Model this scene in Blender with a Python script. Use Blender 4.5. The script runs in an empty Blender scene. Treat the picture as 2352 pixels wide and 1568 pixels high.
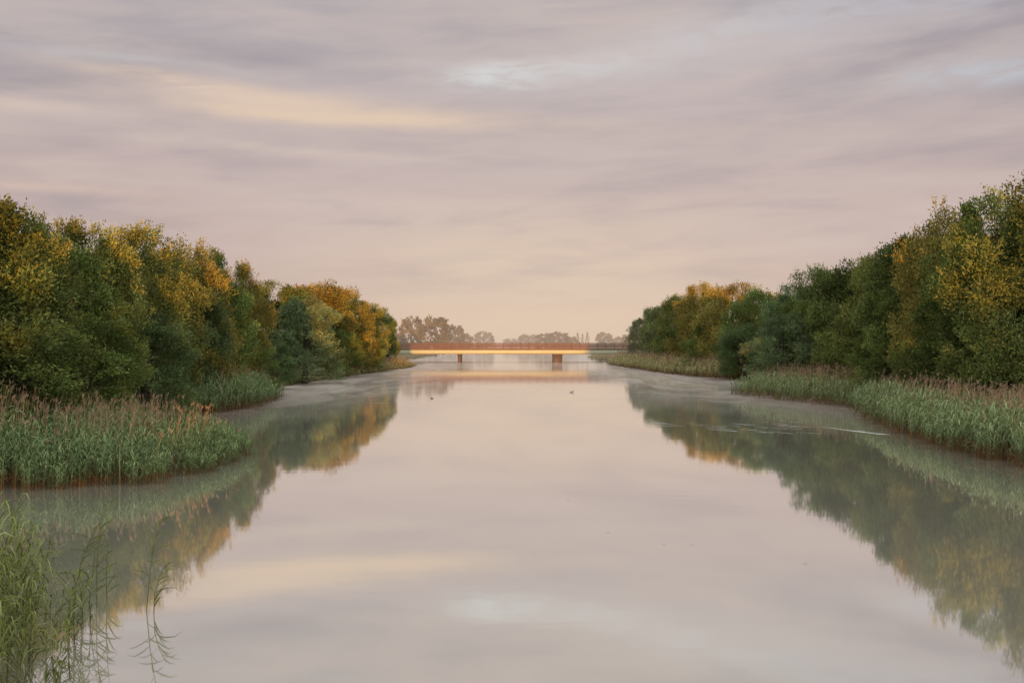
import bpy, math, random
import numpy as np
from mathutils import Vector
S=bpy.context.scene; C=S.collection
S.view_settings.view_transform='Standard'; S.view_settings.look='None'; S.view_settings.exposure=0
rng=np.random.default_rng(7); random.seed(7)
F=2287.0; CH=5.0
SUN_EL=math.radians(2.1); SUN_AZ=math.radians(3)   # light travels mostly towards +Y
# ---------------------------------------------------------------- node helpers
class NT:
    def __init__(s,nt): s.nt=nt; s.n=nt.nodes; s.l=nt.links
    def node(s,t,**k):
        n=s.n.new(t)
        for a,b in k.items(): setattr(n,a,b)
        return n
    def link(s,a,b): s.l.new(a,b)
    def put(s,sock,v):
        if isinstance(v,bpy.types.NodeSocket): s.l.new(v,sock)
        else: sock.default_value=v
    def m(s,op,a,b=0.0,c=0.0,clamp=False):
        n=s.node('ShaderNodeMath',operation=op); n.use_clamp=clamp
        s.put(n.inputs[0],a); s.put(n.inputs[1],b); s.put(n.inputs[2],c); return n.outputs[0]
    def mix(s,f,a,b,blend='MIX'):
        n=s.node('ShaderNodeMix',data_type='RGBA',blend_type=blend)
        s.put(n.inputs[0],f); s.put(n.inputs[6],a); s.put(n.inputs[7],b); return n.outputs[2]
    def noise(s,vec,scale,detail=4,rough=.5,dist=0):
        n=s.node('ShaderNodeTexNoise'); s.put(n.inputs['Vector'],vec)
        n.inputs['Scale'].default_value=scale; n.inputs['Detail'].default_value=detail
        n.inputs['Roughness'].default_value=rough; n.inputs['Distortion'].default_value=dist
        return n.outputs['Fac']
    def xyz(s,x,y,z):
        n=s.node('ShaderNodeCombineXYZ'); s.put(n.inputs[0],x); s.put(n.inputs[1],y); s.put(n.inputs[2],z); return n.outputs[0]
    def sep(s,v):
        n=s.node('ShaderNodeSeparateXYZ'); s.l.new(v,n.inputs[0]); return n.outputs
    def ramp(s,f,stops):
        n=s.node('ShaderNodeValToRGB'); cr=n.color_ramp
        while len(cr.elements)<len(stops): cr.elements.new(.5)
        for e,(p,c) in zip(cr.elements,stops): e.position=p; e.color=(*c,1)
        s.put(n.inputs[0],f); return n.outputs[0]
    def rng(s,v,a,b,c=0.,d=1.,smooth=True):
        n=s.node('ShaderNodeMapRange',interpolation_type='SMOOTHSTEP' if smooth else 'LINEAR')
        s.put(n.inputs[0],v)
        for i,x in enumerate((a,b,c,d)): n.inputs[i+1].default_value=x
        return n.outputs[0]
def srgb(r,g,b):
    return tuple(((c/255)/12.92 if c/255<=.04045 else ((c/255+.055)/1.055)**2.4) for c in (r,g,b))
def c4(c): return (*c,1)
def newmat(name):
    m=bpy.data.materials.new(name); m.use_nodes=True; m.node_tree.nodes.clear()
    return m,NT(m.node_tree)
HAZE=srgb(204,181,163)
def finish(m,t,shader,haze=True):
    out=t.node('ShaderNodeOutputMaterial')
    if haze:   # aerial haze painted in as emission, growing with distance up the valley
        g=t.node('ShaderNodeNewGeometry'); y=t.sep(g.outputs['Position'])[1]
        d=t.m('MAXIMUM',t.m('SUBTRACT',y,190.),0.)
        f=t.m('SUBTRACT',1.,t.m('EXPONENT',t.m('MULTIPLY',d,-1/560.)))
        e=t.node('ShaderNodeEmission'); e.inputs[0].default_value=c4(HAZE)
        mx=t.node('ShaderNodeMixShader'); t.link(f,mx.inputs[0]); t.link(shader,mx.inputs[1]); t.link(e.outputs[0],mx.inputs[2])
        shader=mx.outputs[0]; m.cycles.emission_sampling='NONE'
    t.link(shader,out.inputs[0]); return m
# ---------------------------------------------------------------- materials
def foliage_mat(name,usecol=True):
    m,t=newmat(name)
    a=t.node('ShaderNodeAttribute',attribute_name='col')
    col=a.outputs['Color']
    if usecol:
        oi=t.node('ShaderNodeObjectInfo'); col=t.mix(1.,col,oi.outputs['Color'],'MULTIPLY')
    d=t.node('ShaderNodeBsdfDiffuse'); t.link(col,d.inputs[0])
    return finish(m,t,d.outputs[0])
M_leaf=foliage_mat('leaf_foliage'); M_reed=foliage_mat('reed_foliage',False)
def simple(name,ca,cb,scale=3.,rough=.8,bump=.3,stretch=(1,1,1),haze=True):
    m,t=newmat(name)
    tc=t.node('ShaderNodeNewGeometry'); mp=t.node('ShaderNodeMapping'); mp.inputs['Scale'].default_value=stretch
    t.link(tc.outputs['Position'],mp.inputs[0])
    n=t.noise(mp.outputs[0],scale,6,.6)
    p=t.node('ShaderNodeBsdfPrincipled'); t.link(t.ramp(n,[(.3,ca),(.7,cb)]),p.inputs['Base Color'])
    p.inputs['Roughness'].default_value=rough; p.inputs['Specular IOR Level'].default_value=.3
    b=t.node('ShaderNodeBump'); b.inputs['Strength'].default_value=bump; t.link(n,b.inputs['Height']); t.link(b.outputs[0],p.inputs['Normal'])
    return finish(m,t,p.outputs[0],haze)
M_bark=simple('bark',(.03,.022,.015),(.09,.07,.05),6,.9,.8,(4,4,.6))
M_ground=simple('meadow_ground',(.09,.11,.04),(.22,.19,.09),.35,1,.6)
M_mud=simple('mud_bank',(.20,.16,.12),(.34,.29,.23),.8,.8,.5)
M_parapet=simple('weathered_rail_paint',(.15,.075,.05),(.20,.11,.075),.8,.7,.1)
M_girder=simple('cream_girder_paint',(.44,.50,.34),(.52,.58,.40),.25,.6,.05,(1,1,6))
M_conc=simple('pier_concrete',(.08,.06,.05),(.16,.12,.10),.8,.9,.3,(1,1,.3))
M_duck=simple('duck_feathers',(.10,.08,.065),(.24,.20,.17),12,.7,.2)
M_duckl=simple('pale_feathers',(.40,.37,.34),(.62,.60,.57),12,.7,.2)
M_bill=simple('bill_horn',(.25,.16,.04),(.35,.22,.06),5,.5,.1)
M_foam=simple('foam',(.85,.84,.84),(.95,.94,.94),4,.5,.2)
# water
def water_mat():
    m,t=newmat('river_water')
    g=t.node('ShaderNodeNewGeometry'); P=g.outputs['Position']; x,y,z=t.sep(P)
    # mist veil painted into the water colour, thicker upstream, along banks, in patches
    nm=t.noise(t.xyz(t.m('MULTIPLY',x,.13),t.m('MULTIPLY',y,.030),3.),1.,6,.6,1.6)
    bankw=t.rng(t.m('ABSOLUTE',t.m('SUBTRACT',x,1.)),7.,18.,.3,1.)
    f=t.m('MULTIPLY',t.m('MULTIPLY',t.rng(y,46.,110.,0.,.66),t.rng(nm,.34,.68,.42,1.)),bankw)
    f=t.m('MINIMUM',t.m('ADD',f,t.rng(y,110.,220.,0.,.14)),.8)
    v1=t.xyz(t.m('MULTIPLY',x,.7),t.m('MULTIPLY',y,1.5),0.)
    n1=t.noise(v1,1.3,2,.45); n2=t.noise(t.xyz(t.m('MULTIPLY',x,.06),t.m('MULTIPLY',y,.09),0.),1.,3,.5)
    h=t.m('MULTIPLY',n1,t.m('MULTIPLY',t.rng(n2,.4,.7,.15,1.),t.rng(y,18.,60.,.35,1.)))
    b=t.node('ShaderNodeBump'); b.inputs['Strength'].default_value=.06; b.inputs['Distance'].default_value=.06; t.link(h,b.inputs['Height'])
    lw=t.node('ShaderNodeLayerWeight'); lw.inputs[0].default_value=.5; t.link(b.outputs[0],lw.inputs['Normal'])
    fac=t.m('POWER',t.rng(lw.outputs['Facing'],.0,.95,.05,.95,False),1.25)
    gl=t.node('ShaderNodeBsdfGlossy'); gl.inputs[0].default_value=(1.,.98,.96,1); t.link(b.outputs[0],gl.inputs['Normal'])
    t.link(t.m('ADD',.035,t.m('MULTIPLY',f,.08)),gl.inputs['Roughness'])
    df=t.node('ShaderNodeBsdfDiffuse'); df.inputs[0].default_value=(.60,.58,.47,1)
    mx=t.node('ShaderNodeMixShader'); t.link(fac,mx.inputs[0]); t.link(df.outputs[0],mx.inputs[1]); t.link(gl.outputs[0],mx.inputs[2])
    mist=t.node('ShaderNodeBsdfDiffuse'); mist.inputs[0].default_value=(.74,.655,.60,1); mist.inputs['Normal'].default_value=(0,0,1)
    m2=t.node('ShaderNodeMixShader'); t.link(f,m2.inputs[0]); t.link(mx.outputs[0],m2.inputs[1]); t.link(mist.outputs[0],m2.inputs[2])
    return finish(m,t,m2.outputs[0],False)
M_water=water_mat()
# ---------------------------------------------------------------- mesh helpers
def tag(o,label=None,cat=None,group=None,kind=None):
    for k,v in (('label',label),('category',cat),('group',group),('kind',kind)):
        if v: o[k]=v
    return o
def mesh_np(name,V,quads,mat,col=None,smooth=False):
    me=bpy.data.meshes.new(name); n=len(quads)
    me.vertices.add(len(V)); me.vertices.foreach_set('co',np.asarray(V,np.float32).ravel())
    me.loops.add(4*n); me.loops.foreach_set('vertex_index',np.asarray(quads,np.int32).ravel())
    me.polygons.add(n); me.polygons.foreach_set('loop_start',np.arange(n,dtype=np.int32)*4)
    if smooth: me.polygons.foreach_set('use_smooth',np.ones(n,bool))
    me.update(calc_edges=True)
    if col is not None:
        a=me.attributes.new('col','FLOAT_COLOR','POINT')
        a.data.foreach_set('color',np.c_[col,np.ones(len(col))].astype(np.float32).ravel())
    me.materials.append(mat); return me
def link(name,me,parent=None):
    o=bpy.data.objects.new(name,me); C.objects.link(o)
    if parent: o.parent=parent
    return o
def empty(name,loc,rz=0):
    o=bpy.data.objects.new(name,None); C.objects.link(o); o.location=loc; o.rotation_euler=(0,0,rz); o.empty_display_size=.2; return o
def unit(v): return v/np.maximum(np.linalg.norm(v,axis=-1,keepdims=True),1e-9)
def diamonds(name,P,U,W,col,mat):
    n=len(P); V=np.stack([P-U,P+W-U*.1,P+U,P-W-U*.1],1).reshape(-1,3)
    return mesh_np(name,V,np.arange(4*n).reshape(n,4),mat,np.repeat(col,4,0))
def ribbons(P,W,col):   # P,W (N,K,3) col (N,K,3)
    N,K,_=P.shape; V=np.stack([P-W,P+W],2).reshape(-1,3); cc=np.repeat(col.reshape(-1,3),2,0)
    b=(np.arange(N)[:,None]*K+np.arange(K-1)[None])*2
    q=np.stack([b,b+1,b+3,b+2],-1).reshape(-1,4); return V,q,cc
def tubes(name,paths,mat,seg=8):   # paths: list of [(x,y,z,r)...]
    V=[];Q=[]
    for p in paths:
        p=np.array(p,float); off=len(V)
        for i in range(len(p)):
            d=p[min(i+1,len(p)-1),:3]-p[max(i-1,0),:3]; d/=np.linalg.norm(d)
            a=np.cross(d,(0,1,.1) if abs(d[2])>.6 else (0,0,1)); a/=np.linalg.norm(a); b=np.cross(d,a)
            for k in range(seg):
                an=2*math.pi*k/seg; V.append(p[i,:3]+p[i,3]*(a*math.cos(an)+b*math.sin(an)))
        for i in range(len(p)-1):
            for k in range(seg):
                k2=(k+1)%seg; Q.append((off+i*seg+k,off+i*seg+k2,off+(i+1)*seg+k2,off+(i+1)*seg+k))
    return mesh_np(name,V,Q,mat,None,True)
def boxes(name,bl,mat):
    V=[];Q=[]
    for (x0,x1,y0,y1,z0,z1) in bl:
        o=len(V); V+=[(x,y,z) for z in (z0,z1) for x,y in ((x0,y0),(x1,y0),(x1,y1),(x0,y1))]
        Q+=[tuple(o+i for i in q) for q in ((3,2,1,0),(4,5,6,7),(0,1,5,4),(1,2,6,5),(2,3,7,6),(3,0,4,7))]
    return mesh_np(name,V,Q,mat)
# ---------------------------------------------------------------- crowns (unit tree: 12 m high, radius 4 m)
def make_crown(seed,style,big=1.0):
    r=np.random.default_rng(seed)
    cfg=dict(willow=(52,28,42),round=(50,26,42),shrub=(30,28,42),poplar=(14,14,20))[style]
    nl,ns,nf=cfg
    if big>1: nl=36; ns=12; nf=16
    if style=='willow': tk,rk=[0,.1,.35,.65,.85,1],[.8,.97,1,.95,.78,.36]
    elif style=='round': tk,rk=[0,.12,.4,.7,.9,1],[.6,.88,1,.98,.78,.4]
    elif style=='shrub': tk,rk=[0,.1,.4,.7,.9,1],[.9,1,.95,.8,.55,.25]
    else: tk,rk=[0,.1,.4,.7,.9,1],[.5,.9,1,.8,.45,.1]
    P=[];U=[];W=[];K=[]
    lobes=[]
    for i in range(nl):
        t=((i+r.random())/nl)**.85; a=i*2.39996+r.normal()*.4
        R=np.interp(t,tk,rk)*4; rad=R*math.sqrt(r.uniform(.3,1))*.87
        lr=r.uniform(.75,1.6)*(1.15-.40*t)
        if style=='round': lr*=1.12
        h=12*(.03+.81*t)
        if style=='willow' and t>.7: h+=r.uniform(-1.0,.8)
        lobes.append((np.array([rad*math.cos(a),rad*math.sin(a),h]),lr,r.uniform(.68,1.32),t))
    for c,lr,tint,t in lobes:
        out=np.array([c[0],c[1],0.]); out=out/(np.linalg.norm(out)+.3)
        d=unit(r.normal(size=(ns,3))+out*.7+np.array([0,0,.35]))
        cen=c+d*lr*r.uniform(.5,1.05,(ns,1))*np.array([1,1,.9])
        Ls=np.ones(ns); sps=np.ones(ns)
        if style=='willow':
            ax=unit(d*.8+np.array([0,0,.6])+r.normal(size=(ns,3))*.25); L=.48;sp=.22;ls=(.095,.036)
            k=r.random(ns)<(.04+.18*t); ax[k]=unit(d[k]*.35+np.array([0,0,1.])+r.normal(size=(k.sum(),3))*.15); Ls[k]=1.7; sps[k]=.65   # feathery shoots
        elif style=='round': ax=unit(d+r.normal(size=(ns,3))*.3); L=.38;sp=.24;ls=(.092,.052)
        elif style=='shrub':
            ax=unit(d*.9+np.array([0,0,.35])+r.normal(size=(ns,3))*.2); L=.5;sp=.21;ls=(.10,.036)
            k=r.random(ns)<.15; Ls[k]=1.5; sps[k]=.65
        else: ax=unit(d*.3+np.array([0,0,1.])); L=.7;sp=.2;ls=(.15,.08)
        for k in range(ns):
            u=r.uniform(-.6,1,nf); p=cen[k]+ax[k]*(u*L*Ls[k]*r.uniform(.6,1.3))[:,None]+r.normal(size=(nf,3))*sp*sps[k]*(1.15-.6*np.clip(u,0,1))[:,None]
            uu=unit(ax[k]+r.normal(size=(nf,3))*.55); ww=unit(np.cross(uu,r.normal(size=(nf,3))))
            s=r.uniform(.7,1.3,(nf,1))*big*(1.25 if big>1 else 1); P.append(p);U.append(uu*ls[0]*s);W.append(ww*ls[1]*s*big)
            ct=tint*r.uniform(.7,1.3); b=(ct*r.uniform(.8,1.2,nf))[:,None]; yl=r.uniform(.9,1.12)
            K.append(np.c_[b*yl,b,b*r.uniform(.8,1.1)])
    P=np.vstack(P); P[:,2]=np.maximum(P[:,2],.05)
    cm=diamonds(style+'_crown',P,np.vstack(U),np.vstack(W),np.vstack(K),M_leaf)
    top=10.5 if style!='shrub' else 9
    paths=[[(0,0,-.4,.32),(.1,.05,2,.26),(.0,.15,5,.19),(.15,.1,8,.11),(.1,0,top-.5,.03)]]
    for c,lr,_,_ in lobes[::2]:
        z0=c[2]*.45+.4; paths.append([(.05,.1,z0,.12*(1.2-z0/12)),(c[0]*.5,c[1]*.5,(z0+c[2])*.52,.06),(c[0],c[1],c[2],.02)])
    tm=tubes(style+'_trunk',paths,M_bark,6)
    return cm,tm
VAR={'w1':make_crown(1,'willow'),'w2':make_crown(2,'willow'),'w3':make_crown(3,'willow'),'r1':make_crown(4,'round'),'r2':make_crown(5,'round'),
     's1':make_crown(6,'shrub'),'s2':make_crown(8,'shrub'),'p1':make_crown(7,'poplar'),'ra':make_crown(4,'round',1.6),'rb':make_crown(5,'round',1.6)}
PAL=dict(D=(.125,.165,.055),G=(.165,.22,.07),Y=(.205,.23,.07),O=(.27,.24,.07),S=(.20,.27,.14),F=(.14,.125,.065),B=(.13,.19,.085),Q=(.175,.215,.07))
def tree(px,ty,D,r,var,pal,label,group,name=None,cat='tree',z0=.4,dx=0):
    X=(px-1176)/F*D+dx; H=CH+(784-ty)/F*D-z0
    t=empty(name or {'w':'willow_tree','r':'broadleaf_tree','s':'willow_shrub','p':'poplar_tree'}[var[0]],(X,D,z0),random.uniform(0,6.28))
    k=1.1 if D>250 or D<0 or px in (868,1480) else 1.2
    t.scale=(r/4*k,r/4*k,H/12*1.03)
    cm,tm=VAR[var]
    c=link('crown',cm,t); k=random.uniform(.9,1.1); c.color=(*[v*k for v in PAL[pal]],1)
    link('trunk',tm,t)
    tag(t,label,cat,group); return t
GL='trees along the left bank'; GR='trees along the right bank'; GF='distant trees beyond the bridge'
LEFT=[
(-75,425,46,4.0,'w1','D','tall dark willow cut off by the left frame edge, behind the near reeds'),
(28,440,50,2.9,'w2','Y','tallest left willow with a feathery spire top near the left frame edge'),
(105,532,54,3.6,'w3','G','green willow just right of the feathery spired willow on the left'),
(185,485,59,3.1,'w1','Y','yellow tipped willow with a pointed top, third tree in from the left edge'),
(300,500,66,3.6,'w2','Y','broad willow with a ragged yellow top above the near left reeds'),
(400,552,75,3.4,'w3','O','bright orange sunlit willow in the middle of the left bank trees'),
(470,556,84,3.2,'w1','G','dark green willow right of the orange sunlit willow on the left'),
(525,590,92,2.8,'w2','O','orange sided willow ending the near left tree group, before the dip in the skyline'),
(640,640,135,4.6,'r1','D','dark rounded tree rising behind the silvery shrub on the left bank'),
(720,634,142,4.6,'r2','O','brown topped rounded tree, highest of the farther left bank group'),
(700,672,118,4.2,'s1','S','large silvery green rounded willow in front of the farther left bank trees'),
(775,660,155,4.2,'w3','O','orange tipped tree just right of the large silvery left willow'),
(825,684,168,3.8,'w1','Y','yellow green tree second from the bridge end of the left bank'),
(868,704,190,3.4,'r1','D','dark narrow tree where the left bank meets the bridge'),
]
RIGHT=[
(2400,385,60,4.4,'w1','D','tallest tree on the right bank, cut off by the right frame edge'),
(2290,425,66,3.8,'w2','G','tall green willow second in from the right frame edge'),
(2195,470,72,3.5,'w3','O','bright orange sunlit willow high on the right bank'),
(2110,508,79,3.2,'r1','D','dark tree with a pointed top left of the orange sunlit right willow'),
(2035,565,87,3.4,'w1','Y','yellow topped willow in the middle of the near right trees'),
(1960,585,94,3.4,'r2','D','dark rounded tree between two yellowish willows on the right bank'),
(1900,600,103,3.6,'w2','G','green tree where the near right group starts stepping down'),
(1835,650,112,3.6,'r1','B','bluish dark tree at the low shoulder of the right tree line'),
(1755,655,130,4.4,'w3','G','green spreading willow behind the silvery right shrub'),
(1690,640,148,4.4,'w1','O','orange crowned willow, highest of the farther right group'),
(1620,643,166,4.4,'w2','O','orange topped willow left of the highest one in the farther right group'),
(1565,668,186,4.0,'w3','Y','olive tree third from the bridge end of the right bank'),
(1520,690,203,3.5,'r2','G','green rounded tree second from the bridge end of the right bank'),
(1480,722,218,3.0,'r1','D','dark small tree where the right bank meets the bridge'),
]
for a in LEFT: tree(*a,GL,dx=.6 if a[5]=='O' else 0)
for a in RIGHT: tree(*a,GR,dx=-.4 if a[5]=='O' else 0)
# front shrubs
SH=[
(20,690,44,3.2,'s1','D','dark shrub low at the left frame edge behind the brown reed stalks',GL),
(190,700,52,3.0,'s2','G','dark green shrub low under the yellow tipped left willows',GL),
(330,700,62,3.0,'s1','B','low bluish shrub under the broad ragged left willow',GL),
(450,640,74,2.6,'s2','B','blue green bush under the orange sunlit left willow',GL),
(560,740,92,2.8,'s1','G','low green bush beneath the dip in the left skyline',GL),
(625,775,104,2.2,'s2','B','small dull bush at the water edge left of the large silvery willow',GL),
(780,745,140,3.0,'s2','G','green bush at the water edge right of the large silvery willow',GL),
(845,765,165,2.7,'s1','G','small bush at the water edge near the left bridge end',GL),
(2325,600,60,3.2,'s2','Q','rounded bush below the tallest trees at the right frame edge',GR),
(2180,660,66,3.0,'s1','D','dark bush under the orange sunlit right willow',GR),
(2060,650,78,3.0,'s2','G','green bush left of the darkest gap in the right trees',GR),
(1960,680,88,3.2,'s1','Q','olive green bush at the back of the right reed bed',GR),
(1800,712,101,3.4,'s1','S','silvery grey green shrub leaning over the far end of the right reeds',GR),
(1705,735,128,3.2,'s2','B','dark bluish bush just left of the silvery right shrub',GR),
(1625,735,150,3.2,'s1','G','green bush behind the farther right grass strip',GR),
(1550,745,180,3.2,'s2','D','dark bush at the back of the farther right grass strip',GR),
(1500,760,208,2.8,'s1','D','lowest dark bush by the right end of the bridge',GR),
]
for a in SH: tree(*a,cat='shrub',name='willow_shrub')
# back row seen in gaps
for px,ty,D,side in [(-20,520,66,'left'),(150,590,74,'left'),(270,580,86,'left'),(380,600,98,'left'),(560,668,118,'left'),
                     (2330,520,78,'right'),(2210,560,90,'right'),(2090,600,100,'right'),(1990,640,116,'right'),(1870,680,132,'right')]:
    tree(px,ty,D,4.4,'ra' if side=='left' else 'rb','D','dark tree standing in the second row, glimpsed between the front trees of the %s bank'%side,'second row trees of the %s bank'%side)
FAR=[
(945,723,330,3.9,'r1','round hazy tree just left of the largest distant tree, above the bridge'),
(1000,722,345,5.8,'r2','largest distant tree above the left half of the bridge'),
(1046,745,400,3.6,'r1','lower tree touching the right side of the largest distant tree'),
(1070,763,440,3.2,'r2','small hazy tree ending the distant left clump'),
(908,760,380,3.2,'r2','small hazy tree half hidden behind the end of the left bank'),
(1112,759,600,5.5,'r1','lone round hazy tree with open sky on both sides above the left pier'),
(1172,776,760,5.5,'r2','faint low tree in the middle of the far skyline'),
(1214,766,640,6.5,'r1','wide pale tree above the bridge left of the right pier'),
(1252,763,520,5.0,'r2','left tree of the brownish clump above the right pier'),
(1284,760,500,5.6,'r1','right and tallest tree of the brownish clump above the right pier'),
(1312,771,520,4.0,'r2','low bush beside the poplars on the far skyline'),
(1327,760,560,1.3,'p1','leftmost of the three thin poplars on the far skyline'),
(1338,763,560,1.2,'p1','middle and shortest of the three thin poplars on the far skyline'),
(1349,759,560,1.4,'p1','rightmost of the three thin poplars on the far skyline'),
(1389,761,560,4.6,'r1','round hazy tree right of the three poplars'),
(1422,771,600,4.4,'r2','low pale tree between the round hazy tree and the right bank'),
(1446,764,480,4.0,'r1','hazy tree touching the end of the right bank trees'),
]
for px,ty,D,r,v,l in FAR: tree(px,ty,D,r,{'r1':'ra','r2':'rb','p1':'p1'}[v],'F',l,GF)
# unseen tree row added behind the viewpoint, heights shaped to shade the lower foliage
for i,x in enumerate([-62+8.0*k for k in range(18)]):
    H=13.6+random.uniform(-1.5,1.0)
    if -14<x<28: H=10.2+random.uniform(-.4,.6)
    t=tree(1176,784,-80,5.6,'ra' if i%2 else 'rb','D','unseen tree added behind the viewpoint to shade the lower foliage','trees added behind the viewpoint for shade')
    t.location=(x,-80+random.uniform(-3,3),.3); t.scale=(1.6,1.6,H/12)
# ---------------------------------------------------------------- terrain
YL=[-200,0,30,60,95,119,146,187,215,233,272,369,1000,4000]; XLv=[-24,-24,-25,-26,-25,-26,-24,-20.5,-23,-25,-29,-28,-34,-40]
YR=[-200,-60,-40,0,40,70,95,130,160,212,233,279,369,1000,4000]; XRv=[-300,-200,24,24,26,28,27,31,26,22,23,25,33,38,40]  # right bank closed off behind the viewpoint to carry the added shade trees
ys=np.unique(np.r_[np.linspace(-200,20,12),np.linspace(20,400,190),np.geomspace(400,4000,30)])
xs=np.unique(np.r_[-np.geomspace(70,3000,16),np.linspace(-70,70,180),np.geomspace(70,3000,16)])
X,Y=np.meshgrid(xs,ys); xl=np.interp(Y,YL,XLv); xr=np.interp(Y,YR,XRv)
wob=.6*np.sin(Y*.35)+.4*np.sin(Y*.83+1)
d=np.maximum(xl+wob-X, X-xr+wob)
Z=np.clip(d*.28,-2.,.0)+.55*np.clip(d/3.5,0,1)**.8+.08*np.sin(X*1.3+Y*.7)*np.clip(d,0,1)
nx=len(xs); ii=np.arange(len(ys)-1)[:,None]*nx+np.arange(nx-1)[None]
Q=np.stack([ii,ii+1,ii+nx+1,ii+nx],-1).reshape(-1,4)
g=link('ground',mesh_np('ground',np.c_[X.ravel(),Y.ravel(),Z.ravel()],Q,M_ground,None,True)); tag(g,kind='structure')
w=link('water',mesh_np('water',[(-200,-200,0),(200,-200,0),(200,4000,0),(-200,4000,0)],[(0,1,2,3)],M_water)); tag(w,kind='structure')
# mud spit by the left bridge end
V=[];n=24
for j,(s,z) in enumerate(((0,.32),(.6,.25),(1,-.05))):
    for k in range(n):
        a=2*math.pi*k/n; V.append((-25+s*5.2*math.cos(a)*(1+.15*math.sin(3*a)),222+s*12*math.sin(a),z))
Q=[(j*n+k,j*n+(k+1)%n,(j+1)*n+(k+1)%n,(j+1)*n+k) for j in range(2) for k in range(n)]
o=link('mud_bank',mesh_np('mud_bank',V,Q,M_mud,None,True)); tag(o,kind='structure')
# ---------------------------------------------------------------- reeds
def inside(poly,x,y):
    r=np.zeros(len(x),bool); n=len(poly)
    for i in range(n):
        x0,y0=poly[i];x1,y1=poly[(i+1)%n]
        c=((y0>y)!=(y1>y))&(x<(x1-x0)*(y-y0)/((y1-y0) or 1e-9)+x0); r^=c
    return r
def edged(poly,x,y):
    m=np.full(len(x),1e9); n=len(poly)
    for i in range(n):
        a=np.array(poly[i]);b=np.array(poly[(i+1)%n]);ab=b-a
        t=np.clip(((x-a[0])*ab[0]+(y-a[1])*ab[1])/(ab@ab),0,1)
        m=np.minimum(m,np.hypot(x-a[0]-t*ab[0],y-a[1]-t*ab[1]))
    return m
def reed_geo(x,y,h,dead,wk,nleaf,r,z0=-.1,green=(.15,.23,.10),red=1.):
    n=len(x); base=np.c_[x,y,np.full(n,z0)]; wind=np.array([.25,-.1,0])
    th=r.uniform(0,6.28,n); lean=np.c_[np.cos(th),np.sin(th),np.zeros(n)]*r.uniform(.02,.16,(n,1))+wind*.25
    ts=np.array([0,.25,.6,1.]); G=np.array(green)
    P=base[:,None]+ts[None,:,None]*h[:,None,None]*np.array([0,0,1.])+(ts**2)[None,:,None]*h[:,None,None]*lean[:,None]
    wd=r.uniform(0,6.28,n); W=np.c_[np.cos(wd),np.sin(wd)*.3,np.zeros(n)]
    W=W[:,None]*(np.array([.009,.008,.006,.003])*wk)[None,:,None]*(1+.3*dead[:,None,None])
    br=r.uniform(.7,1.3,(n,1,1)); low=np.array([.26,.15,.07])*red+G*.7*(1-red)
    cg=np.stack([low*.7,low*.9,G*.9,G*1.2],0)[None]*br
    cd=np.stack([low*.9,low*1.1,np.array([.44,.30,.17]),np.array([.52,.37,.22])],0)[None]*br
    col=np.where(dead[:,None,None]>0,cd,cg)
    parts=[ribbons(P,W,col)]
    # leaves
    lv=np.where(dead==0)[0]; idx=np.repeat(lv,nleaf); m=len(idx); lo=.13
    u=np.tile((np.arange(nleaf)+.5)/nleaf,len(lv))*(1-lo)+lo+r.uniform(-.04,.04,m); u=np.clip(u,0,1)
    hh=h[idx]; s=base[idx]+u[:,None]*hh[:,None]*np.array([0,0,1.])+(u**2)[:,None]*hh[:,None]*lean[idx]
    ta=r.uniform(0,6.28,m); dr=unit(np.c_[np.cos(ta),np.sin(ta),np.zeros(m)]+wind*2.2); L=r.uniform(.28,.55,m)*np.clip(hh/1.8,.5,1.2)
    up=np.array([0,0,1.]); Lc=L[:,None]; dp=r.uniform(.1,1.0,(m,1))
    P1=s+(dr*.28+up*.42)*Lc; P2=s+(dr*.66+up*(.66-.25*dp))*Lc; P3=s+(dr*1.0+up*(.60-.75*dp))*Lc
    P=np.stack([s,P1,P2,P3],1); side=unit(np.cross(dr,up)+r.normal(size=(m,3))*.25)
    W=side[:,None]*(np.array([.008,.0145,.011,.001])*wk)[None,:,None]
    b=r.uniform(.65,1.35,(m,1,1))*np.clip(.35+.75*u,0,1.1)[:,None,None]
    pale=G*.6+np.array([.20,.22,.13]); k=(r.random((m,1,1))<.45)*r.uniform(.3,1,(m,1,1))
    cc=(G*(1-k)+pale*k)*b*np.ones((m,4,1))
    if red>.5: br_=(u<.38)[:,None,None]&(r.random((m,1,1))<.4); cc=np.where(br_,low*b*1.3,cc)
    parts.append(ribbons(P,W,cc))
    # plumes on dead stalks
    dd=np.where(dead>0)[0]
    if len(dd):
        q=np.repeat(dd,4); m=len(q); top=base[q]+h[q][:,None]*(np.array([0,0,1.])+lean[q])
        a=unit(r.normal(size=(m,3))*.3+np.array([.25,0,1.])); Lp=r.uniform(.12,.26,(m,1))
        P=np.stack([top-a*.02,top+a*Lp*.5,top+a*Lp],1); W=unit(np.cross(a,r.normal(size=(m,3))))[:,None]*(np.array([.005,.011,.003])*wk)[None,:,None]
        parts.append(ribbons(P,W,np.array([.40,.28,.19])*r.uniform(.7,1.2,(m,1,1))*np.ones((m,3,1))))
    V=[];Qs=[];K=[];o=0
    for v,q,k in parts: V.append(v);Qs.append(q+o);K.append(k);o+=len(v)
    return np.vstack(V),np.vstack(Qs),np.vstack(K)
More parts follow.
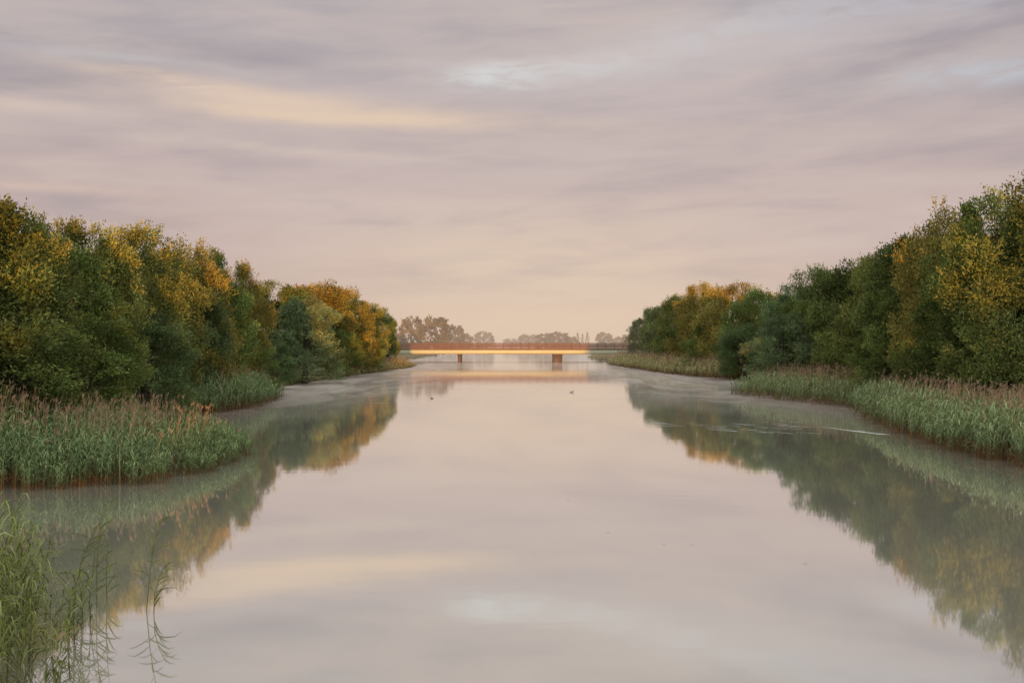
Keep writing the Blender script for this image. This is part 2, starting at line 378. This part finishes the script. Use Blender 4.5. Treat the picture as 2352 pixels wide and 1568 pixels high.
def bed(name,poly,n,h0,deadf,wk,nleaf,seed,label,cat='reeds',edge=1.2,green=(.18,.28,.14),deadh=1.2,minh=.62,red=1.,taper=None,back=0.):
    r=np.random.default_rng(seed); p=np.array(poly); x0,y0=p.min(0);x1,y1=p.max(0)
    xs=[];ys=[];tot=0
    while tot<n:
        x=r.uniform(x0,x1,n*2);y=r.uniform(y0,y1,n*2)
        k=inside(poly,x+.45*np.sin(y*2.1)+.2*np.sin(y*5.3),y+.4*np.sin(x*1.9)+.2*np.sin(x*6.1))&(r.random(n*2)<np.clip((y0/y)**1.2,.15,1)); xs.append(x[k]);ys.append(y[k]);tot+=k.sum()
    x=np.concatenate(xs)[:n];y=np.concatenate(ys)[:n]
    e=edged(poly,x,y); f=minh+(1-minh)*np.clip(e/edge,0,1)
    patch=.5+.5*np.sin(x*.55+1.3*np.sin(y*.21))*np.sin(y*.33+x*.2)
    h=h0*f*(.83+.2*patch)*r.uniform(.75,1.1,n)
    if taper: h=h*np.interp(x,[taper[0],taper[1]],[1,taper[2]])
    pd=deadf*(.3+1.4*patch)*np.clip(e/edge,0.1,1)
    if back: pd=pd*np.interp(e,[1,4],[.4,back])
    dead=(r.random(n)<pd).astype(float)
    h=np.where(dead>0,h*deadh*r.uniform(.9,1.1,n),h)
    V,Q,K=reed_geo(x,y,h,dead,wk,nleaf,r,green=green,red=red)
    o=link(name,mesh_np(name,V,Q,M_reed,K)); tag(o,label,cat,kind='stuff'); return o
LA=[(-34,32),(-17.5,33.0),(-13.2,34.6),(-11.6,38.5),(-11.4,43),(-13,47.5),(-18,49),(-24,51),(-34,53)]
bed('reed_bed',LA,9500,2.4,.11,1.25,8,11,'dense green reed bed with brown old stalks reaching into the river at near left',taper=(-21,-12,.6),back=3.,deadh=1.28,green=(.20,.29,.125))
LB=[(-32,64),(-23.5,63),(-21,66),(-19.2,74),(-20.2,86),(-25,94),(-32,95)]
bed('reed_bed',LB,4800,2.4,.2,1.8,7,12,'second smaller green reed bed behind the near left one',back=2.,green=(.22,.31,.14))
LC=[(-31,98),(-25.5,100),(-25,119),(-23,146),(-19.3,187),(-19.5,205),(-25,210),(-29,150)]
bed('bank_grass',LC,4500,1.7,.3,3.0,5,13,'olive and brown grass fringe along the farther left bank',cat='grass',green=(.28,.27,.12),minh=.35,edge=3)
RA=[(36,36),(20.7,37),(19.8,45),(21.4,57),(25.2,75),(21.4,89),(20.8,94.5),(24,100),(36,102)]
bed('reed_bed',RA,14000,2.3,.2,1.5,7,14,'large green reed bed along the near right bank',green=(.26,.34,.16),back=3.4)
RB=[(35,129),(30,130),(26,140),(23.6,154),(21.8,187),(20.4,212),(22,226),(33,226)]
bed('bank_grass',RB,7000,2.5,.4,3.2,6,15,'pale brown grass and reeds strip along the farther right bank',cat='grass',green=(.40,.37,.18),minh=.5,edge=2)
RC=[(21,240),(23,300),(30,369),(45,369),(45,240)]
bed('bank_grass',RC,2500,1.2,.2,5,4,16,'low grass on the right bank beyond the bridge',cat='grass',green=(.24,.22,.08))
LD=[(-27,240),(-27,300),(-27,380),(-45,380),(-45,240)]
bed('bank_grass',LD,2500,1.2,.2,5,4,17,'low grass on the left bank beyond the bridge',cat='grass',green=(.24,.22,.08))
FA=[(-10.5,12.6),(-6.3,12.8),(-6.7,15),(-7.5,16.8),(-8.1,18.6),(-10.5,19.5)]
bed('reed_clump',FA,230,2.4,.0,.85,12,18,'clump of fresh green reeds in the bottom left corner',edge=.9,green=(.22,.26,.075),minh=.45,red=.2)
# single reed plants
M_stem=simple('reed_stem_skin',(.12,.12,.05),(.20,.19,.08),9,.6,.1)
def reed_plant(px,py,h,seed,label):
    r=np.random.default_rng(seed); D=F*CH/(py-784); x=(px-1176)/F*D
    t=empty('reed_plant',(x,D,0)); tag(t,label,'reed','single reeds near the bottom left')
    lx=r.uniform(.0,.35); lb=r.uniform(-.05,.06)
    sx=[0,lb+lx*.2,lb*.5+lx*.6,lx*1.2]
    pts=[(0,0,-.3,.010)]+[(sx[1],0,h*.4,.008),(sx[2],.02,h*.75,.006),(sx[3],.02,h,.003)]
    me=tubes('reed_stem',[pts],M_stem,5); link('stem',me,t)
    for k in range(14):
        u=min(1,.12+.88*k/13+r.uniform(-.04,.04)); s=np.array([np.interp(u,[0,.4,.75,1],sx),0,h*u])
        a=r.choice([0,math.pi],p=[.65,.35])+r.normal()*.7; L=r.uniform(.25,.55); dr=np.array([math.cos(a),math.sin(a)*.6,0])
        e0=r.uniform(.35,1.1); e1=e0-r.uniform(.1,.45); e2=e1-r.uniform(.1,.7)      # elevation of each third of the blade
        p=[s]
        for ee in (e0,e1,e2): p.append(p[-1]+(dr*math.cos(ee)+np.array([0,0,math.sin(ee)]))*L*.37)
        P=np.array(p)[None]; side=unit(np.cross(dr,(r.normal()*.3,.9,1.)))
        W=(side*np.array([.007,.015,.010,.001])[:,None])[None]
        g=np.array([.21,.25,.08])*r.uniform(.6,1.4); V,Q,K=ribbons(P,W,np.tile(g,(1,4,1)))
        link('leaf',mesh_np('reed_leaf',V,Q,M_reed,K),t)
for a in [(200,1400,1.45,1,'short reed at the left of the pair group just right of the corner clump'),
          (222,1396,1.9,2,'tallest reed just right of the bottom left corner clump'),
          (246,1388,1.55,3,'reed leaning right beside the tallest one near the corner clump'),
          (165,1425,1.6,4,'reed at the right edge of the bottom left corner clump'),
          (333,1402,1.8,5,'slim lone reed standing farthest right in the bottom left water'),
          (352,1408,.9,6,'short reed at the foot of the lone reed farthest right')]: reed_plant(*a)
# ---------------------------------------------------------------- bridge
BY=233.0
br=empty('road_bridge',(0,BY,0)); tag(br,'low long road bridge with golden lit girder and rusty railing crossing the river','bridge')
x0,x1=-48,48
link('deck',boxes('deck',[(x0,x1,0,9,3.02,3.32)],M_parapet),br)
link('girder',boxes('girder',[(x0,x1,.02,.75,2.1,3.018),(x0,x1,8.2,8.6,2.1,3.018)],M_girder),br)
link('girder_flange',boxes('girder_flange',[(x0,x1,-.03,.9,2.02,2.098)],M_parapet),br)
link('kerb_beam',boxes('kerb_beam',[(x0,x1,-.06,-.004,3.022,3.48)],M_parapet),br)
for yy,nm in ((0.06,'railing'),(8.8,'railing')):
    rl=link(nm,boxes(nm,[(x0,x1,yy,yy+.07,z,z+hh) for z,hh in ((3.60,.18),(3.86,.18),(4.12,.17),(4.42,.2))],M_parapet),br)
    pm=boxes('post',[(-.09,.09,yy-.0,yy+.12,3.322,4.70)],M_parapet)
    if yy<1:
        for k in range(49):
            p=link('railing_post',pm,rl); p.location=(-48+2*k,-.03,0)
def pier(x,wd,name='pier'):
    p=link(name,boxes(name,[(x-wd/2,x+wd/2,1.2,7.8,-2,1.78)],M_conc),br)
    link('pier_cap',boxes('pier_cap',[(x-wd/2-.12,x+wd/2+.12,.9,8.1,1.782,2.018)],M_conc),p)
pier((1054-1176)/F*BY,.75); pier((1282-1176)/F*BY,2.1)
# ---------------------------------------------------------------- ducks
def duck(px,py,s,face,mat,label):
    D=F*CH/(py-784); x=(px-1176)/F*D
    e=empty('duck',(x,D,0)); e.scale=(s*face,s,s); tag(e,label,'duck','ducks swimming on the river')
    sk=[(-.30,0,.13,.015),(-.22,0,.10,.06),(-.10,0,.07,.11),(.05,0,.06,.12),(.16,0,.09,.08),(.21,0,.17,.045),(.225,0,.25,.04),(.25,0,.30,.05),(.30,0,.295,.03)]
    me=bpy.data.meshes.new('duck_body'); me.from_pydata([v[:3] for v in sk],[(i,i+1) for i in range(len(sk)-1)],[])
    b=link('body',me,e)
    md=b.modifiers.new('Skin','SKIN')
    if me.skin_vertices:
        for i,v in enumerate(sk): me.skin_vertices[0].data[i].radius=(v[3],v[3])
        me.skin_vertices[0].data[3].use_root=True
    b.modifiers.new('Sub','SUBSURF').levels=2; b.modifiers['Sub'].render_levels=2
    me.materials.append(mat)
    link('bill',tubes('bill',[[(.31,0,.292,.018),(.35,0,.285,.014),(.375,0,.28,.006)]],M_bill,6),e)
duck(1313,901,.75,1,M_duckl,'pale duck swimming right of centre below the bridge')
duck(992,915,.48,-1,M_duck,'small dark duck swimming left of centre below the bridge')
# floating leaves
lm=None
for px,py in [(1305,1148),(1397,1223),(1525,1249),(1590,1251),(1850,1295)]:
    D=F*CH/(py-784); x=(px-1176)/F*D
    if lm is None:
        V=[(-.07,0,0),(-.03,-.022,.006),(-.03,.022,.006),(.03,-.02,.005),(.03,.02,.005),(.075,0,.008)]
        lm=bpy.data.meshes.new('leaf'); lm.from_pydata(V,[],[(0,1,2),(1,3,4,2),(3,5,4)]); lm.materials.append(M_bark)
    o=link('floating_leaf',lm); o.location=(x,D,.006); o.rotation_euler=(0,0,random.uniform(-.5,.5)); o.scale=(.7,.5,1)
    tag(o,'tiny dark leaf floating on the open water','leaf','leaves floating on the water')
# foam streak and the broken ripples spreading from it
P=[];W=[]
def streak_pts(pts,wm):
    pp=[];ww=[]
    for i,(px,py) in enumerate(pts):
        D=F*CH/(py-784); pp.append(((px-1176)/F*D,D,.006)); ww.append((.0,[.02,.14,.17,.13,.08,.01][i]*wm,0))
    P.append(pp);W.append(ww)
streak_pts([(2044,998),(2015,996),(1985,992),(1955,989),(1920,984),(1885,980)],2.6)
r=np.random.default_rng(5)
for k in range(34):
    cx=r.uniform(1510,1860); cy=968+r.uniform(0,36)*(cx-1400)/460; ln=r.uniform(20,70)
    streak_pts([(cx+ln*(.5-j/5),cy+.8*math.sin(j)+(.5-j/5)*2) for j in range(6)],r.uniform(.2,.42))
for cx,cy,ln in ((1475,899,55),(870,925,60),(1300,903,40)):
    streak_pts([(cx+ln*(.5-j/5),cy+.3*j) for j in range(6)],.3)
V,Q,K=ribbons(np.array(P),np.array(W),np.ones((len(P),6,3))); o=link('foam_streak',mesh_np('foam_streak',V,Q,M_foam)); tag(o,'thin white curved foam streak and ripples on the water beside the right reeds','foam',kind='stuff')
# ---------------------------------------------------------------- world
wd=bpy.data.worlds.new('World'); S.world=wd; wd.use_nodes=True; wd.node_tree.nodes.clear(); t=NT(wd.node_tree)
tc=t.node('ShaderNodeTexCoord'); x,y,z=t.sep(tc.outputs['Generated'])
az=t.m('ARCTAN2',x,y); el=t.m('ARCSINE',z)
ela=t.m('ABSOLUTE',el)
warp=t.noise(t.xyz(t.m('MULTIPLY',az,3.),t.m('MULTIPLY',ela,9.),0.),1.6,4,.55)
wp=t.m('SUBTRACT',warp,.5)
tilt=t.m('SUBTRACT',ela,t.m('MULTIPLY',az,.04))
fine=t.noise(t.xyz(t.m('MULTIPLY',az,4.),t.m('MULTIPLY',tilt,22.),5.),1.6,5,.55,.3)
puff=t.noise(t.xyz(t.m('MULTIPLY',az,12.),t.m('MULTIPLY',ela,44.),2.),1.5,6,.6,.5)
wisp=t.noise(t.xyz(t.m('MULTIPLY',az,8.),t.m('MULTIPLY',t.m('ADD',tilt,t.m('MULTIPLY',wp,.05)),70.),9.),1.2,5,.55,.3)
grad=t.ramp(t.m('MULTIPLY',ela,1/.6,clamp=True),[(0,srgb(224,199,174)),(.05,srgb(223,197,175)),(.14,srgb(212,190,178)),(.27,srgb(197,180,177)),(.40,srgb(188,176,177)),(.56,srgb(175,169,173)),(.75,srgb(180,180,182)),(1.,srgb(170,174,180))])
side=t.rng(t.m('ABSOLUTE',t.m('SUBTRACT',az,.05)),.04,.42)
low=t.m('SUBTRACT',1.,t.rng(ela,.05,.28))
col=t.mix(t.m('MULTIPLY',t.m('MULTIPLY',side,low),.75),grad,c4(srgb(192,171,167)))
bank=t.noise(t.xyz(t.m('MULTIPLY',az,1.5),t.m('MULTIPLY',tilt,9.),1.),1.3,4,.5,.3)
hi=t.rng(ela,.02,.12)
col=t.mix(t.m('MULTIPLY',t.rng(bank,.50,.72),t.m('MULTIPLY',hi,.5)),col,c4(srgb(210,193,186)))
col=t.mix(t.m('MULTIPLY',t.rng(t.m('SUBTRACT',1.,bank),.46,.70),t.m('MULTIPLY',hi,.95)),col,c4(srgb(161,153,159)))
col=t.mix(t.m('MULTIPLY',t.rng(fine,.42,.72),t.m('MULTIPLY',hi,.34)),col,c4(srgb(214,197,189)))
col=t.mix(t.m('MULTIPLY',t.rng(wisp,.5,.75),t.m('MULTIPLY',hi,.14)),col,c4(srgb(220,202,192)))
col=t.mix(t.m('MULTIPLY',t.rng(t.m('SUBTRACT',1.,fine),.5,.75),t.m('MULTIPLY',hi,.32)),col,c4(srgb(162,154,162)))
def streak(col,px,py,wx,wy,slope,c,amt,wk=.05,mod=None,lo=.5,hi_=1.1):
    a0=(px-1176)/F; e0=(784-py)/F
    da=t.m('SUBTRACT',az,a0); de=t.m('SUBTRACT',t.m('SUBTRACT',ela,e0),t.m('ADD',t.m('MULTIPLY',da,slope),t.m('MULTIPLY',wp,wk)))
    q=t.m('ADD',t.m('POWER',t.m('ABSOLUTE',t.m('DIVIDE',da,wx)),2.),t.m('POWER',t.m('ABSOLUTE',t.m('DIVIDE',de,wy)),2.))
    f=t.m('EXPONENT',t.m('MULTIPLY',q,-1.)); f=t.m('MULTIPLY',f,t.rng(mod or fine,.34,.6,lo,hi_)); 
    return t.mix(t.m('MULTIPLY',f,amt,clamp=True),col,c4(srgb(*c)))
col=streak(col,1250,640,.20,.06,.0,(228,206,183),.7,.0)
col=streak(col,800,284,.17,.009,-.02,(230,205,180),1.1,.006)
col=streak(col,700,262,.12,.011,-.04,(220,198,180),.8,.010)
col=streak(col,480,238,.11,.009,-.09,(226,202,183),.85,.010,wisp)
col=streak(col,1150,190,.055,.011,.04,(214,217,216),1.1,.02,puff,.2,1.1)
col=streak(col,1330,175,.08,.010,.12,(212,211,210),.85,.03,puff,.25,1.1)
col=streak(col,1600,120,.13,.020,.17,(206,199,198),.75,.04,puff,.4,1.)
col=streak(col,1980,75,.18,.022,.18,(196,193,199),.6,.05,puff,.4,1.)
col=streak(col,2230,225,.09,.011,.08,(192,196,203),.85,.04,puff,.35,1.1)
col=streak(col,2300,60,.10,.02,.12,(184,187,197),.6,.04,puff,.4,1.1)
col=streak(col,1650,165,.22,.010,.06,(198,187,188),.6,.04,wisp)
col=streak(col,250,195,.12,.007,-.02,(198,193,194),.6,.02)
col=streak(col,700,365,.16,.006,-.03,(214,197,186),.6,.02,wisp)
col=streak(col,80,465,.12,.005,.0,(220,193,178),.7,.01)
col=streak(col,30,300,.10,.007,-.02,(218,199,185),.7,.01)
col=streak(col,1350,330,.22,.018,.0,(206,188,181),.6,.03)
# the sky behind the viewpoint, around the low sun, is a little brighter; so is the zenith
back=t.rng(y,.15,-.8)
col=t.mix(back,col,(1.02,.95,.86,1))
zen=t.rng(z,.40,.9)
col=t.mix(t.m('MULTIPLY',zen,.8),col,(.88,.90,.90,1))
sky=t.node('ShaderNodeTexSky',sky_type='NISHITA'); sky.sun_disc=False; sky.sun_elevation=SUN_EL; sky.sun_rotation=math.pi-SUN_AZ; sky.dust_density=2
b1=t.node('ShaderNodeBackground'); t.link(sky.outputs[0],b1.inputs[0]); b1.inputs[1].default_value=.12
b2=t.node('ShaderNodeBackground'); t.link(col,b2.inputs[0]); b2.inputs[1].default_value=1.0
mx=t.node('ShaderNodeMixShader'); mx.inputs[0].default_value=.98; t.link(b1.outputs[0],mx.inputs[1]); t.link(b2.outputs[0],mx.inputs[2])
out=t.node('ShaderNodeOutputWorld'); t.link(mx.outputs[0],out.inputs[0])
# sun
sl=bpy.data.lights.new('sun','SUN'); sl.energy=5; sl.angle=math.radians(.6); sl.color=(1,.39,.07)
so=bpy.data.objects.new('sun',sl); C.objects.link(so)
dv=Vector((-math.sin(SUN_AZ)*math.cos(SUN_EL),math.cos(SUN_AZ)*math.cos(SUN_EL),-math.sin(SUN_EL)))
so.rotation_euler=dv.to_track_quat('-Z','Y').to_euler()
# camera
cd=bpy.data.cameras.new('camera'); cd.lens=35; cd.sensor_width=36; cd.clip_end=8000
co=bpy.data.objects.new('camera',cd); C.objects.link(co); co.location=(0,0,CH); co.rotation_euler=(math.pi/2,0,0); S.camera=co
